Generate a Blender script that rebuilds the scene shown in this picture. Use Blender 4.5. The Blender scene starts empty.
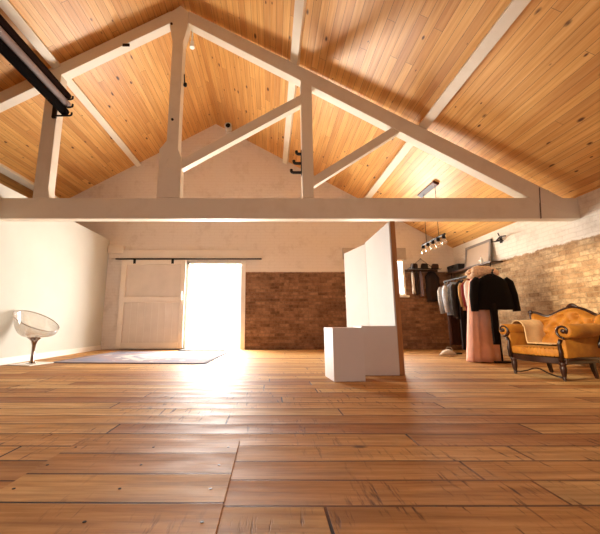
import bpy, bmesh, math, random
from mathutils import Vector, Matrix
random.seed(7)
S = bpy.context.scene
COL = S.collection
PI = math.pi

# ------------------------------------------------------------------ helpers
def srgb(h):
    h = h.lstrip('#')
    c = [int(h[i:i+2], 16)/255 for i in (0, 2, 4)]
    return tuple(x/12.92 if x <= .04045 else ((x+.055)/1.055)**2.4 for x in c) + (1,)

class MB:
    """collects geometry for ONE mesh object (world or local coordinates)"""
    def __init__(s): s.bm = bmesh.new()
    def _new(s, other, M=None):
        if M is not None: bmesh.ops.transform(other, matrix=M, verts=other.verts[:])
        me = bpy.data.meshes.new('tmp'); other.to_mesh(me); other.free()
        s.bm.from_mesh(me); bpy.data.meshes.remove(me); return s
    def box(s, x0, x1, y0, y1, z0, z1, bev=0, seg=2, M=None):
        b = bmesh.new(); bmesh.ops.create_cube(b, size=1)
        for v in b.verts:
            v.co = Vector(((x0+x1)/2+v.co.x*(x1-x0), (y0+y1)/2+v.co.y*(y1-y0), (z0+z1)/2+v.co.z*(z1-z0)))
        if bev: bmesh.ops.bevel(b, geom=b.edges[:], offset=bev, segments=seg, profile=.5, affect='EDGES')
        return s._new(b, M)
    def prism(s, pts, a0, a1, axis='Y', bev=0, M=None):
        """pts: 2-D outline; axis Y -> (x,z), X -> (y,z), Z -> (x,y)"""
        b = bmesh.new()
        def P(p, a): return {'Y': (p[0], a, p[1]), 'X': (a, p[0], p[1]), 'Z': (p[0], p[1], a)}[axis]
        A = [b.verts.new(P(p, a0)) for p in pts]; B = [b.verts.new(P(p, a1)) for p in pts]
        n = len(pts)
        b.faces.new(A); b.faces.new(B[::-1])
        for i in range(n): b.faces.new((A[i], B[i], B[(i+1) % n], A[(i+1) % n]))
        bmesh.ops.recalc_face_normals(b, faces=b.faces[:])
        if bev: bmesh.ops.bevel(b, geom=b.edges[:], offset=bev, segments=2, profile=.5, affect='EDGES')
        return s._new(b, M)
    def rings(s, rings, closed=True, cap=True):
        """loft through lists of points"""
        V = [[s.bm.verts.new(p) for p in r] for r in rings]
        n = len(V[0]); new = []
        for a, b in zip(V, V[1:]):
            for i in range(n if closed else n-1):
                new.append(s.bm.faces.new((a[i], a[(i+1) % n], b[(i+1) % n], b[i])))
        if cap and closed:
            new.append(s.bm.faces.new(V[0][::-1])); new.append(s.bm.faces.new(V[-1]))
        return s
    def tube(s, pts, r, n=10):
        pts = [Vector(p) for p in pts]
        rr = r if isinstance(r, (list, tuple)) else [r]*len(pts)
        out = []; ref = None
        for i, p in enumerate(pts):
            t = (pts[min(i+1, len(pts)-1)]-pts[max(i-1, 0)]).normalized()
            if ref is None: ref = t.orthogonal().normalized()
            ref = (ref-t*ref.dot(t)).normalized(); q = t.cross(ref)
            out.append([p+(ref*math.cos(2*PI*k/n)+q*math.sin(2*PI*k/n))*rr[i] for k in range(n)])
        return s.rings(out)
    def lathe(s, prof, c=(0, 0, 0), n=20, M=None):
        """prof: (radius, z)"""
        c = Vector(c); out = []
        for r, z in prof:
            pts = [Vector((r*math.cos(2*PI*k/n), r*math.sin(2*PI*k/n), z)) for k in range(n)]
            if M is not None: pts = [M @ p for p in pts]
            out.append([p+c for p in pts])
        return s.rings(out)
    def ball(s, c, r, sc=(1, 1, 1), u=16, v=10, M=None):
        b = bmesh.new(); bmesh.ops.create_uvsphere(b, u_segments=u, v_segments=v, radius=r)
        for w in b.verts:
            w.co = Vector((w.co.x*sc[0], w.co.y*sc[1], w.co.z*sc[2]))
        if M is not None: bmesh.ops.transform(b, matrix=M, verts=b.verts[:])
        for w in b.verts: w.co += Vector(c)
        return s._new(b)
    def grid(s, fn, nu, nv):
        V = [[s.bm.verts.new(fn(i/nu, j/nv)) for j in range(nv+1)] for i in range(nu+1)]
        for i in range(nu):
            for j in range(nv):
                s.bm.faces.new((V[i][j], V[i+1][j], V[i+1][j+1], V[i][j+1]))
        return s
    def build(s, name, mat, parent=None, smooth=False, world=True, mods=()):
        bm = s.bm
        bmesh.ops.recalc_face_normals(bm, faces=bm.faces[:])
        if parent is not None and world:
            off = Vector(parent.get('_o', (0, 0, 0)))
            for v in bm.verts: v.co -= off
        me = bpy.data.meshes.new(name)
        for f in bm.faces: f.smooth = smooth
        bm.to_mesh(me); bm.free()
        me.materials.append(mat)
        o = bpy.data.objects.new(name, me); COL.objects.link(o)
        if parent is not None: o.parent = parent
        for kind, kw in mods:
            m = o.modifiers.new(kind, kind)
            for k, v in kw.items(): setattr(m, k, v)
        return o

OFF = {}
def thing(name, label, cat, loc=(0, 0, 0), rz=0, group=None):
    o = bpy.data.objects.new(name, None); COL.objects.link(o)
    o.empty_display_size = .1
    o.location = loc; o.rotation_euler = (0, 0, rz)
    o['label'] = label; o['category'] = cat
    if group: o['group'] = group
    OFF[o.name] = Vector(loc)
    return o
def part(mb, name, mat, root, local=False, label=None, **kw):
    """mb in world coordinates unless local=True"""
    if not local:
        off = OFF.get(root.name, Vector())
        for v in mb.bm.verts: v.co -= off
    o = mb.build(name, mat, root, world=False, **kw)
    OFF[o.name] = Vector() if local else OFF.get(root.name, Vector())
    if label: o['label'] = label
    return o
def single(mb, name, mat, label, cat, group=None, **kw):
    o = mb.build(name, mat, **kw); o['label'] = label; o['category'] = cat
    if group: o['group'] = group
    # put the origin at the base of the thing
    me = o.data; xs = [v.co for v in me.vertices]
    c = Vector(((min(v.x for v in xs)+max(v.x for v in xs))/2, (min(v.y for v in xs)+max(v.y for v in xs))/2, min(v.z for v in xs)))
    me.transform(Matrix.Translation(-c)); o.location = c
    OFF[o.name] = c
    return o
def struct(mb, name, mat, parent=None, **kw):
    o = mb.build(name, mat, parent, **kw); o['kind'] = 'structure'; return o

# ------------------------------------------------------------------ materials
class NT:
    def __init__(s, name):
        s.m = bpy.data.materials.new(name); s.m.use_nodes = True
        s.t = s.m.node_tree; s.n = s.t.nodes; s.l = s.t.links
        s.b = s.n['Principled BSDF']
    def node(s, ty, **kw):
        n = s.n.new(ty)
        for k, v in kw.items():
            if k.startswith('i_'):
                key = k[2:].replace('_', ' ')
                n.inputs[key].default_value = v
            else: setattr(n, k, v)
        return n
    def link(s, a, b): s.l.new(a, b)
    def pos(s): return s.node('ShaderNodeNewGeometry').outputs['Position']
    def sep(s, v):
        n = s.node('ShaderNodeSeparateXYZ'); s.link(v, n.inputs[0]); return n.outputs
    def comb(s, x=0, y=0, z=0):
        n = s.node('ShaderNodeCombineXYZ')
        for i, v in enumerate((x, y, z)):
            if hasattr(v, 'is_output'): s.link(v, n.inputs[i])
            else: n.inputs[i].default_value = v
        return n.outputs[0]
    def math(s, op, a, b=None, c=None, clamp=False):
        n = s.node('ShaderNodeMath', operation=op, use_clamp=clamp)
        for i, v in enumerate((a, b, c)):
            if v is None: continue
            if hasattr(v, 'is_output'): s.link(v, n.inputs[i])
            else: n.inputs[i].default_value = v
        return n.outputs[0]
    def mix(s, f, a, b, mode='MIX'):
        n = s.node('ShaderNodeMix', data_type='RGBA', blend_type=mode)
        for i, v in ((0, f), (6, a), (7, b)):
            if hasattr(v, 'is_output'): s.link(v, n.inputs[i])
            else: n.inputs[i].default_value = v
        return n.outputs[2]
    def noise(s, vec, scale=5, detail=3, rough=.5, dim='3D'):
        n = s.node('ShaderNodeTexNoise', noise_dimensions=dim)
        n.inputs['Scale'].default_value = scale; n.inputs['Detail'].default_value = detail
        n.inputs['Roughness'].default_value = rough
        if vec is not None: s.link(vec, n.inputs['Vector'])
        return n.outputs[0]
    def ramp(s, f, stops):
        n = s.node('ShaderNodeValToRGB'); e = n.color_ramp.elements
        while len(e) < len(stops): e.new(.5)
        for k, (p, c) in zip(e, stops):
            k.position = p; k.color = c if len(c) == 4 else (*c, 1)
        s.link(f, n.inputs[0]); return n.outputs[0]
    def bump(s, h, strength=.3, dist=.01):
        n = s.node('ShaderNodeBump'); n.inputs['Strength'].default_value = strength
        n.inputs['Distance'].default_value = dist
        s.link(h, n.inputs['Height']); s.link(n.outputs[0], s.b.inputs['Normal'])
    def col(s, c): s.link(c, s.b.inputs['Base Color'])
    def obj(s): return s.node('ShaderNodeTexCoord').outputs['Object']

def plain(name, hexc, rough=.6, metal=0, var=.12, scale=6, bump=.0, sheen=0, spec=.5):
    t = NT(name); c = srgb(hexc)
    n = t.noise(t.obj(), scale, 4)
    d = tuple(x*(1-var) for x in c[:3])+(1,); e = tuple(min(1, x*(1+var)) for x in c[:3])+(1,)
    t.col(t.ramp(n, [(.3, d), (.7, e)]))
    t.b.inputs['Roughness'].default_value = rough; t.b.inputs['Metallic'].default_value = metal
    t.b.inputs['Specular IOR Level'].default_value = spec
    if sheen:
        t.b.inputs['Sheen Weight'].default_value = sheen
        t.b.inputs['Sheen Tint'].default_value = e
    if bump: t.bump(t.noise(t.obj(), scale*6, 4), bump, .01)
    return t.m

def brick_node(t, vec, w, h, mortar, off=.5, smooth=.1, bias=0):
    b = t.node('ShaderNodeTexBrick', offset=off)
    b.inputs['Color1'].default_value = (0, 0, 0, 1); b.inputs['Color2'].default_value = (1, 1, 1, 1)
    b.inputs['Mortar'].default_value = (0, 0, 0, 1)
    b.inputs['Scale'].default_value = 1; b.inputs['Mortar Size'].default_value = mortar
    b.inputs['Mortar Smooth'].default_value = smooth; b.inputs['Bias'].default_value = bias
    b.inputs['Brick Width'].default_value = w; b.inputs['Row Height'].default_value = h
    t.link(vec, b.inputs['Vector']); return b

def row_shift(t, v, row):
    w = t.node('ShaderNodeTexWhiteNoise', noise_dimensions='1D')
    t.link(t.math('FLOOR', t.math('DIVIDE', v, row)), w.inputs['W'])
    return w.outputs['Value']

def m_ceiling():
    t = NT('pine_boards'); x, y, z = t.sep(t.pos())
    xs = t.math('MULTIPLY', x, 1.149)
    v = t.comb(t.math('MULTIPLY_ADD', row_shift(t, xs, .105), 3.1, y), xs, 0)
    b = brick_node(t, v, 3.1, .105, .0022, 0)
    rnd = t.math('MULTIPLY', b.outputs['Color'], 17.0)
    g = t.noise(t.comb(t.math('MULTIPLY', y, .9), t.math('MULTIPLY', xs, 22), rnd), 1.6, 5, .6)
    g2 = t.noise(t.comb(t.math('MULTIPLY', y, .35), t.math('MULTIPLY', xs, 3), rnd), 1.2, 2)
    c = t.ramp(g, [(.3, srgb('#d49e58')), (.5, srgb('#e6b66e')), (.72, srgb('#f2ca88'))])
    tint = t.ramp(b.outputs['Color'], [(0, srgb('#dcbb98')), (.5, srgb('#f4e6d4')), (1, srgb('#fffaf2'))])
    c = t.mix(.6, c, tint, 'MULTIPLY')
    c = t.mix(t.math('MULTIPLY', t.math('SUBTRACT', g2, .45, clamp=True), 1.6, clamp=True), c, srgb('#a86c36'), 'MIX')
    # knots
    vo = t.node('ShaderNodeTexVoronoi', feature='F1'); vo.inputs['Scale'].default_value = 1
    t.link(t.comb(t.math('MULTIPLY', y, 3.9), t.math('MULTIPLY', xs, 8.5), t.math('MULTIPLY', b.outputs['Color'], 3)), vo.inputs['Vector'])
    rs = t.sep(vo.outputs['Color'])
    size = t.math('MULTIPLY_ADD', t.math('MULTIPLY', rs[0], rs[0]), .17, .06)
    k = t.math('SUBTRACT', 1, t.math('DIVIDE', vo.outputs['Distance'], t.math('ADD', size, .012)), clamp=True)
    k = t.math('MULTIPLY', k, 2.2, clamp=True)
    k = t.math('MULTIPLY', k, t.math('GREATER_THAN', rs[1], .25))
    c = t.mix(k, c, srgb('#542c12'))
    c = t.mix(t.math('MULTIPLY', b.outputs['Fac'], .75), c, srgb('#5a3316'))
    t.col(c); t.b.inputs['Roughness'].default_value = .42
    t.bump(t.math('ADD', t.math('MULTIPLY', b.outputs['Fac'], -1), t.math('MULTIPLY', g, .1)), .5, .006)
    return t.m

def m_floor(name='floor_boards', row=.178, width=2.4, tone=0):
    t = NT(name); x, y, z = t.sep(t.pos())
    wob = t.noise(t.comb(t.math('MULTIPLY', x, .7), t.math('MULTIPLY', y, 3), 0), 1, 2)
    yy = t.math('ADD', t.math('ADD', y, .052), t.math('MULTIPLY', t.math('SUBTRACT', wob, .5), .03))
    b = brick_node(t, t.comb(t.math('MULTIPLY_ADD', row_shift(t, yy, row), width, x), yy, 0), width, row, .006, 0, .3)
    rnd = t.math('MULTIPLY', b.outputs['Color'], 23.0)
    g = t.noise(t.comb(t.math('MULTIPLY', x, 1.6), t.math('MULTIPLY', y, 24), rnd), 1.5, 6, .62)
    big = t.noise(t.comb(t.math('MULTIPLY', x, .9), t.math('MULTIPLY', y, 2.2), rnd), 1.5, 3)
    c = t.ramp(g, [(.22, srgb('#9a7040')), (.5, srgb('#cfa66c')), (.78, srgb('#edcb94'))])
    tint = t.ramp(b.outputs['Color'], [(0, srgb('#b98f6c')), (.5, srgb('#eedcc6')), (1, srgb('#ffffff'))])
    c = t.mix(.9, c, tint, 'MULTIPLY')
    # grey-brown wear
    c = t.mix(t.math('MULTIPLY', t.math('SUBTRACT', big, .52, clamp=True), 2.2, clamp=True), c, srgb('#75522f'))
    # saw marks: short strokes across the boards
    sm = t.noise(t.comb(t.math('MULTIPLY', x, 26), t.math('MULTIPLY', y, 3.0), rnd), 1.6, 3, .7)
    area = t.noise(t.comb(x, t.math('MULTIPLY', y, 1.5), 3.3), 1.1, 2)
    mk = t.math('MULTIPLY', t.math('MULTIPLY', t.math('SUBTRACT', sm, .58, clamp=True), 9, clamp=True),
                t.math('MULTIPLY', t.math('SUBTRACT', area, .40, clamp=True), 6, clamp=True), clamp=True)
    c = t.mix(t.math('MULTIPLY', mk, .9), c, srgb('#4d2d16'))
    # knots and nail holes
    vo = t.node('ShaderNodeTexVoronoi', feature='F1'); vo.inputs['Scale'].default_value = 1
    t.link(t.comb(t.math('MULTIPLY', x, 1.7), t.math('MULTIPLY', y, 3.4), 0), vo.inputs['Vector'])
    rs = t.sep(vo.outputs['Color'])
    k = t.math('SUBTRACT', 1, t.math('DIVIDE', vo.outputs['Distance'], t.math('MULTIPLY_ADD', rs[0], .09, .015)), clamp=True)
    k = t.math('MULTIPLY', t.math('MULTIPLY', k, 2, clamp=True), t.math('GREATER_THAN', rs[1], .3))
    c = t.mix(t.math('MULTIPLY', k, .8), c, srgb('#43260f'))
    # open gaps, some wide and black, some tight
    gv = t.noise(t.comb(t.math('MULTIPLY', x, .55), t.math('MULTIPLY', y, 1.9), 9), 1.3, 1)
    gap = t.math('MULTIPLY', b.outputs['Fac'], t.math('MULTIPLY_ADD', gv, 2.4, -.35, clamp=True), clamp=True)
    c = t.mix(gap, c, srgb('#2a1408'))
    t.col(c)
    rg = t.math('MULTIPLY_ADD', t.noise(t.comb(t.math('MULTIPLY', x, 2), t.math('MULTIPLY', y, 5), 0), 2, 5), .30, .46)
    t.link(rg, t.b.inputs['Roughness'])
    t.b.inputs['Specular IOR Level'].default_value = .22
    h = t.math('ADD', t.math('MULTIPLY', gap, -1.4), t.math('MULTIPLY', g, .16))
    fr = t.math('SUBTRACT', t.math('FRACT', t.math('DIVIDE', yy, row)), .5)
    h = t.math('ADD', h, t.math('MULTIPLY', t.math('MULTIPLY', fr, fr), 2.2))
    h = t.math('ADD', h, t.math('MULTIPLY', b.outputs['Color'], .7))
    h = t.math('ADD', h, t.math('MULTIPLY', big, .9)); h = t.math('SUBTRACT', h, t.math('MULTIPLY', mk, .25))
    t.bump(h, .7, .007)
    return t.m

def m_brick(name, axis, paint_z, dark, mid, light, mort, leftpaint=None, white='#e6ddd0', wob=.06, rough_amp=.5):
    """bare bricks below a painted upper part; axis: 0 runs along x, 1 along y"""
    t = NT(name); p = t.pos(); xyz = t.sep(p); u = xyz[axis]; z = xyz[2]
    d = t.noise(p, 7, 3); d2 = t.noise(p, 31, 2)
    uu = t.math('ADD', u, t.math('MULTIPLY', t.math('SUBTRACT', d, .5), .035))
    zz = t.math('ADD', z, t.math('MULTIPLY', t.math('SUBTRACT', t.noise(p, 5.3, 3), .5), .03))
    b = brick_node(t, t.comb(uu, zz, 0), .225, .073, .007, .5, .5)
    c = t.ramp(b.outputs['Color'], [(0, srgb(dark)), (.5, srgb(mid)), (1, srgb(light))])
    c = t.mix(.8, c, t.ramp(t.noise(p, 16, 5, .65), [(.25, srgb('#8a7a70')), (.6, (1, 1, 1, 1))]), 'MULTIPLY')
    blot = t.noise(p, 2.4, 4, .6)
    c = t.mix(t.math('MULTIPLY', t.math('SUBTRACT', blot, .5, clamp=True), 2.2, clamp=True), c, srgb(light))
    c = t.mix(t.math('MULTIPLY', b.outputs['Fac'], .8), c, srgb(mort))
    edge = t.math('ADD', z, t.math('MULTIPLY', t.math('SUBTRACT', t.noise(p, 4, 5, .7), .5), wob))
    pm = t.math('MULTIPLY', t.math('SUBTRACT', edge, paint_z), 40, clamp=True)
    if leftpaint is not None:
        pm = t.math('MAXIMUM', pm, t.math('LESS_THAN', u, leftpaint))
    wc = t.mix(t.math('MULTIPLY', t.math('SUBTRACT', t.noise(p, 3.1, 5, .7), .52, clamp=True), 2.0, clamp=True), srgb(white), srgb('#b5a493'))
    wc = t.mix(t.math('MULTIPLY', b.outputs['Fac'], .12), wc, srgb('#b09c88'))
    chip = t.math('MULTIPLY', t.math('SUBTRACT', t.noise(t.comb(t.math('MULTIPLY', u, 1.2), t.math('MULTIPLY', z, 4), 0), 5, 4, .65), .70, clamp=True), 14, clamp=True)
    wc = t.mix(t.math('MULTIPLY', chip, .55), wc, srgb('#77604c'))
    t.col(t.mix(pm, c, wc))
    t.b.inputs['Roughness'].default_value = .85; t.b.inputs['Specular IOR Level'].default_value = .2
    h = t.math('ADD', t.math('MULTIPLY', b.outputs['Fac'], -1), t.math('MULTIPLY', d2, .7))
    h = t.math('ADD', h, t.math('MULTIPLY', d, .8))
    h = t.math('MULTIPLY', h, t.math('MULTIPLY_ADD', pm, -.65, 1.0))
    t.bump(h, rough_amp, .012)
    return t.m

def m_wood(name, dark, light, rough=.4, sc=(1, 14, 14)):
    t = NT(name); o = t.obj(); mp = t.node('ShaderNodeMapping'); mp.inputs['Scale'].default_value = sc
    t.link(o, mp.inputs[0]); n = t.noise(mp.outputs[0], 3, 5, .6)
    t.col(t.ramp(n, [(.3, srgb(dark)), (.7, srgb(light))])); t.b.inputs['Roughness'].default_value = rough
    return t.m

def m_timber():
    t = NT('cream_painted_timber'); p = t.pos()
    n = t.noise(p, 3, 5, .65); n2 = t.noise(p, 24, 3)
    c = t.mix(t.math('MULTIPLY', t.math('SUBTRACT', n, .5, clamp=True), 1.3, clamp=True), srgb('#e8dfcd'), srgb('#cbbb9f'))
    t.col(c); t.b.inputs['Roughness'].default_value = .55
    t.bump(n2, .12, .006); return t.m

def m_glass(name, tint='#ffffff', fac=.16):
    t = NT(name)
    tr = t.node('ShaderNodeBsdfTransparent'); tr.inputs[0].default_value = srgb(tint)
    gl = t.node('ShaderNodeBsdfGlossy'); gl.inputs['Roughness'].default_value = .06
    gl.inputs['Color'].default_value = (.95, .95, .95, 1)
    df = t.node('ShaderNodeBsdfDiffuse'); df.inputs[0].default_value = srgb('#d9d5d0')
    lw = t.node('ShaderNodeLayerWeight'); lw.inputs[0].default_value = .35
    m1 = t.node('ShaderNodeMixShader'); m2 = t.node('ShaderNodeMixShader')
    t.link(t.math('MULTIPLY_ADD', lw.outputs['Facing'], .35, fac*.6), m1.inputs[0])
    t.link(tr.outputs[0], m1.inputs[1]); t.link(gl.outputs[0], m1.inputs[2])
    t.link(t.math('MULTIPLY_ADD', lw.outputs['Facing'], .25, fac*.4), m2.inputs[0])
    t.link(m1.outputs[0], m2.inputs[1]); t.link(df.outputs[0], m2.inputs[2])
    t.link(m2.outputs[0], t.n['Material Output'].inputs[0]); return t.m

def m_rug():
    t = NT('faded_rug'); o = t.obj(); x, y, z = t.sep(o)
    n = t.noise(o, 9, 5, .7)
    ax = t.math('ABSOLUTE', x); ay = t.math('ABSOLUTE', y)
    dia = t.math('ADD', t.math('MULTIPLY', ax, 1.1), ay)
    dd = t.math('ADD', dia, t.math('MULTIPLY', t.math('SUBTRACT', n, .5), .3))
    mauve, pale, blue, grey, edgec = (.34, .26, .27), (.55, .50, .46), (.24, .24, .30), (.28, .26, .29), (.16, .14, .16)
    field = t.ramp(t.math('MULTIPLY', dd, .6), [(.0, mauve), (.16, pale), (.24, blue), (.36, pale), (.46, grey), (.62, mauve), (.8, blue)])
    vo = t.node('ShaderNodeTexVoronoi'); vo.inputs['Scale'].default_value = 4.2; t.link(o, vo.inputs['Vector'])
    field = t.mix(t.math('LESS_THAN', vo.outputs['Distance'], .24), field, (*pale, 1))
    bord = t.math('MAXIMUM', t.math('GREATER_THAN', ax, 1.0), t.math('GREATER_THAN', ay, .82))
    c = t.mix(bord, field, t.ramp(n, [(.4, grey), (.6, mauve)]))
    edge = t.math('MAXIMUM', t.math('GREATER_THAN', ax, 1.15), t.math('GREATER_THAN', ay, .95))
    c = t.mix(edge, c, (*edgec, 1))
    t.col(c); t.b.inputs['Roughness'].default_value = .95; t.b.inputs['Specular IOR Level'].default_value = .1
    t.bump(t.noise(o, 160, 2), .4, .004); return t.m

def m_velvet():
    t = NT('gold_velvet'); o = t.obj(); n = t.noise(o, 9, 4)
    t.col(t.ramp(n, [(.3, srgb('#92580d')), (.7, srgb('#b2751d'))]))
    t.b.inputs['Roughness'].default_value = .7; t.b.inputs['Sheen Weight'].default_value = .12
    t.b.inputs['Sheen Tint'].default_value = srgb('#ffd98a'); t.b.inputs['Sheen Roughness'].default_value = .4
    t.bump(t.noise(o, 140, 2), .15, .003); return t.m

M = dict(
    ceil=m_ceiling(), floor=m_floor(), timber=m_timber(),
    patch=m_floor('replacement_boards', .21, 4.0),
    wback=m_brick('back_wall_brick', 0, 1.785, '#73523d', '#8f6a50', '#a17b5e', '#7d6552', leftpaint=-.62, white='#e4dbd3', wob=.02, rough_amp=.45),
    wright=m_brick('side_wall_brick', 1, 1.765, '#a88560', '#c4a279', '#d3b791', '#b99f7c', white='#ece6da', wob=.16, rough_amp=.9),
    wfront=m_brick('front_wall_brick', 0, 9.0, '#6b4a35', '#866044', '#98704f', '#7c624d'),
    white=plain('white_plaster', '#cccabf', .8, var=.03, scale=2, spec=.2),
    whiteboard=plain('white_board', '#cdcbc6', .6, var=.02, scale=3, spec=.3),
    plinth=plain('white_plinth_paint', '#e9e4e2', .55, var=.02, scale=3, spec=.35),
    door=plain('cream_door_paint', '#e4d8ca', .6, var=.05, scale=3),
    doorpanel=plain('door_board_paint', '#d9cdc1', .65, var=.06, scale=3),
    jamb=plain('white_frame_paint', '#eee8de', .5, var=.04, scale=4),
    rackblack=plain('black_rack_paint', '#120e0c', .7, 0, var=.2),
    black=plain('black_metal', '#15110f', .4, .6, var=.2),
    iron=plain('dark_iron', '#2a2320', .45, .7, var=.2),
    steel=plain('grey_steel', '#8d8a8c', .3, .9, var=.08),
    strapm=plain('painted_strap', '#6d5d50', .6, var=.1),
    chrome=plain('chrome', '#9a8a80', .16, 1, var=.05),
    stud=m_wood('brown_stud_wood', '#a06a38', '#c48a50', .5, (14, 14, 1)),
    darkwood=m_wood('dark_walnut', '#180a06', '#34180d', .3, (6, 6, 3)),
    shelfwood=m_wood('dark_shelf_wood', '#3a2416', '#5d3c25', .5, (14, 1, 14)),
    rug=m_rug(), velvet=m_velvet(), acrylic=m_glass('clear_acrylic', '#faf9f7', .10),
    bulb=m_glass('clear_bulb_glass', '#fff4e0', .3),
    rim=plain('acrylic_edge', '#a8988c', .25, var=.06),
    lampwhite=plain('white_enamel', '#f4efe6', .35, var=.02),
)
# ------------------------------------------------------------------ dimensions
RX, RZ, SL = -1.40, 5.67, .566          # ridge line and slope of the roof
XR, XL, XP = 4.41, -7.21, -3.88         # right wall, outer left wall, low white wall
YB, YF = 7.6, -3.0
EAVE = RZ-SL*(XR-RX)
def roof(x): return RZ-SL*abs(x-RX)

# ------------------------------------------------------------------ setting
struct(MB().box(XL-.3, XR+.3, YF-.3, YB+.25, -.2, 0), 'floor', M['floor'])
m = MB()
for sx in (-1, 1):
    for xe, ya, yb in (((XR+.3, YF-.3, YB+.25),) if sx > 0 else ((XP-.14, YF-.3, 3.36), (XL-.3, 3.36, YB+.25))):
        m.prism([(RX, RZ), (xe, roof(xe)), (xe, roof(xe)+.15), (RX, RZ+.15)], ya, yb)
struct(m, 'ceiling', M['ceil'])

# back wall with the door opening and a window, gable on top
DX0, DX1, DZ = -1.97, -.64, 2.03
WX0, WX1, WZ0, WZ1 = 1.82, 3.20, 1.24, 2.10
def gable_strip(mb, x0, x1, z0, y0, y1):
    """wall between z0 and the roof, from x0 to x1"""
    xs = [x0]+([RX] if x0 < RX < x1 else [])+[x1]
    pts = [(x0, z0), (x1, z0)]+[(x, roof(x)+.05) for x in xs[::-1]]
    mb.prism(pts, y0, y1)
m = MB()
gable_strip(m, XL, DX0, 0, YB, YB+.25)
gable_strip(m, DX0, DX1, DZ, YB, YB+.25)
gable_strip(m, DX1, WX0, 0, YB, YB+.25)
m.box(WX0, WX1, YB, YB+.25, 0, WZ0)
gable_strip(m, WX0, WX1, WZ1, YB, YB+.25)
gable_strip(m, WX1, XR, 0, YB, YB+.25)
struct(m, 'wall_back', M['wback'])
struct(MB().box(XR, XR+.25, YF, YB+.25, 0, EAVE+.05), 'wall_right', M['wright'])
# low white wall, open above
struct(MB().box(XP-.12, XP, 3.5, YB, 0, 2.58, .004), 'wall_left', M['white'])
# outer left side
m = MB().box(XL-.25, XL, 3.2, YB+.25, 0, EAVE+.05)
struct(m, 'wall_outer', M['white'])
SY0, SY1, SZ0, SZ1 = -.75, 1.3, 1.9, 4.1   # tall window beside the camera, letting in the low sun
m = MB(); gable_strip(m, XL, XP, 0, 3.38, 3.5)
ztop = roof(XP)+.05
m.box(XP-.12, XP, YF, SY0, 0, ztop); m.box(XP-.12, XP, SY1, 3.38, 0, ztop)
m.box(XP-.12, XP, SY0, SY1, 0, SZ0); m.box(XP-.12, XP, SY0, SY1, SZ1, ztop)
struct(m, 'wall_side', M['wfront'])
struct(MB().box(XP-.1, XP+.02, SY0, SY0+.05, SZ0, SZ1).box(XP-.1, XP+.02, SY1-.05, SY1, SZ0, SZ1)
       .box(XP-.1, XP+.02, SY0+.05, SY1-.05, SZ0, SZ0+.05).box(XP-.1, XP+.02, SY0+.05, SY1-.05, SZ1-.05, SZ1), 'window_2', M['jamb'])
FX0, FX1, FZ0, FZ1 = -1.2, 2.4, .7, 2.2   # unseen opening added behind the camera for the fill lamp
m = MB(); gable_strip(m, XP, FX0, 0, YF-.2, YF); m.box(FX0, FX1, YF-.2, YF, 0, FZ0)
gable_strip(m, FX0, FX1, FZ1, YF-.2, YF); gable_strip(m, FX1, XR, 0, YF-.2, YF)
struct(m, 'wall_front', M['wfront'])
struct(MB().box(XP, XP+.015, 3.5, YB-.01, 0, .1, .003), 'baseboard_left', M['jamb'])

# door opening: white lining and threshold
m = MB()
m.box(DX0, DX0+.05, YB-.03, YB+.2, 0, DZ); m.box(DX1-.04, DX1+.06, YB-.04, YB+.2, 0, DZ+.03)
m.box(DX0, DX1, YB-.03, YB+.2, DZ-.05, DZ)
struct(m, 'trim_1', M['jamb'])
struct(MB().box(DX0-.05, DX1-.1, YB-.09, YB+.02, 0, .022, .004), 'trim_2', M['iron'])
# painted track board over the door
struct(MB().box(XP+.05, -.17, YB-.055, YB, 2.12, 2.32, .005), 'trim_3', M['door'])
struct(MB().box(XP+.02, -3.5, YB-.10, YB, 2.24, 2.42, .006), 'trim_4', M['door'])
# window in the back wall
w = struct(MB().box(WX0, WX0+.05, YB-.02, YB+.1, WZ0, WZ1).box(WX1-.05, WX1, YB-.02, YB+.1, WZ0, WZ1)
       .box(WX0+.05, WX1-.05, YB-.02, YB+.1, WZ1-.05, WZ1).box(WX0+.05, WX1-.05, YB-.02, YB+.1, WZ0, WZ0+.04)
       .box(2.58, 2.62, YB+.01, YB+.07, WZ0+.04, WZ1-.05), 'window_1', M['jamb'])
struct(MB().box(WX0-.08, WX1+.06, YB-.03, YB, WZ1, WZ1+.28, .004), 'trim_5', plain('grey_lintel', '#b3a69a', .8))
struct(MB().box(WX0-.05, WX1+.05, YB-.08, YB, WZ0-.05, WZ0, .004), 'trim_6', M['jamb'])
# yard outside the door
struct(MB().box(-12, 12, YB+.25, YB+16, -.25, -.05), 'ground', plain('pale_paving', '#f2efe9', .9, var=.08, scale=1))
# replaced section of floor near the camera, with nail heads
m = MB().box(-.98, -.155, 1.02, 1.79, -.01, .004, .002)
struct(m, 'trim_7', M['patch'])
m = MB()
for k in range(4):
    for q in (-.20, -.55, -.93):
        m.lathe([(.006, 0), (.006, .0012)], (q+random.uniform(-.02, .02), 1.1+k*.2, .004), 10)
struct(m, 'trim_8', M['iron'])

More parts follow.
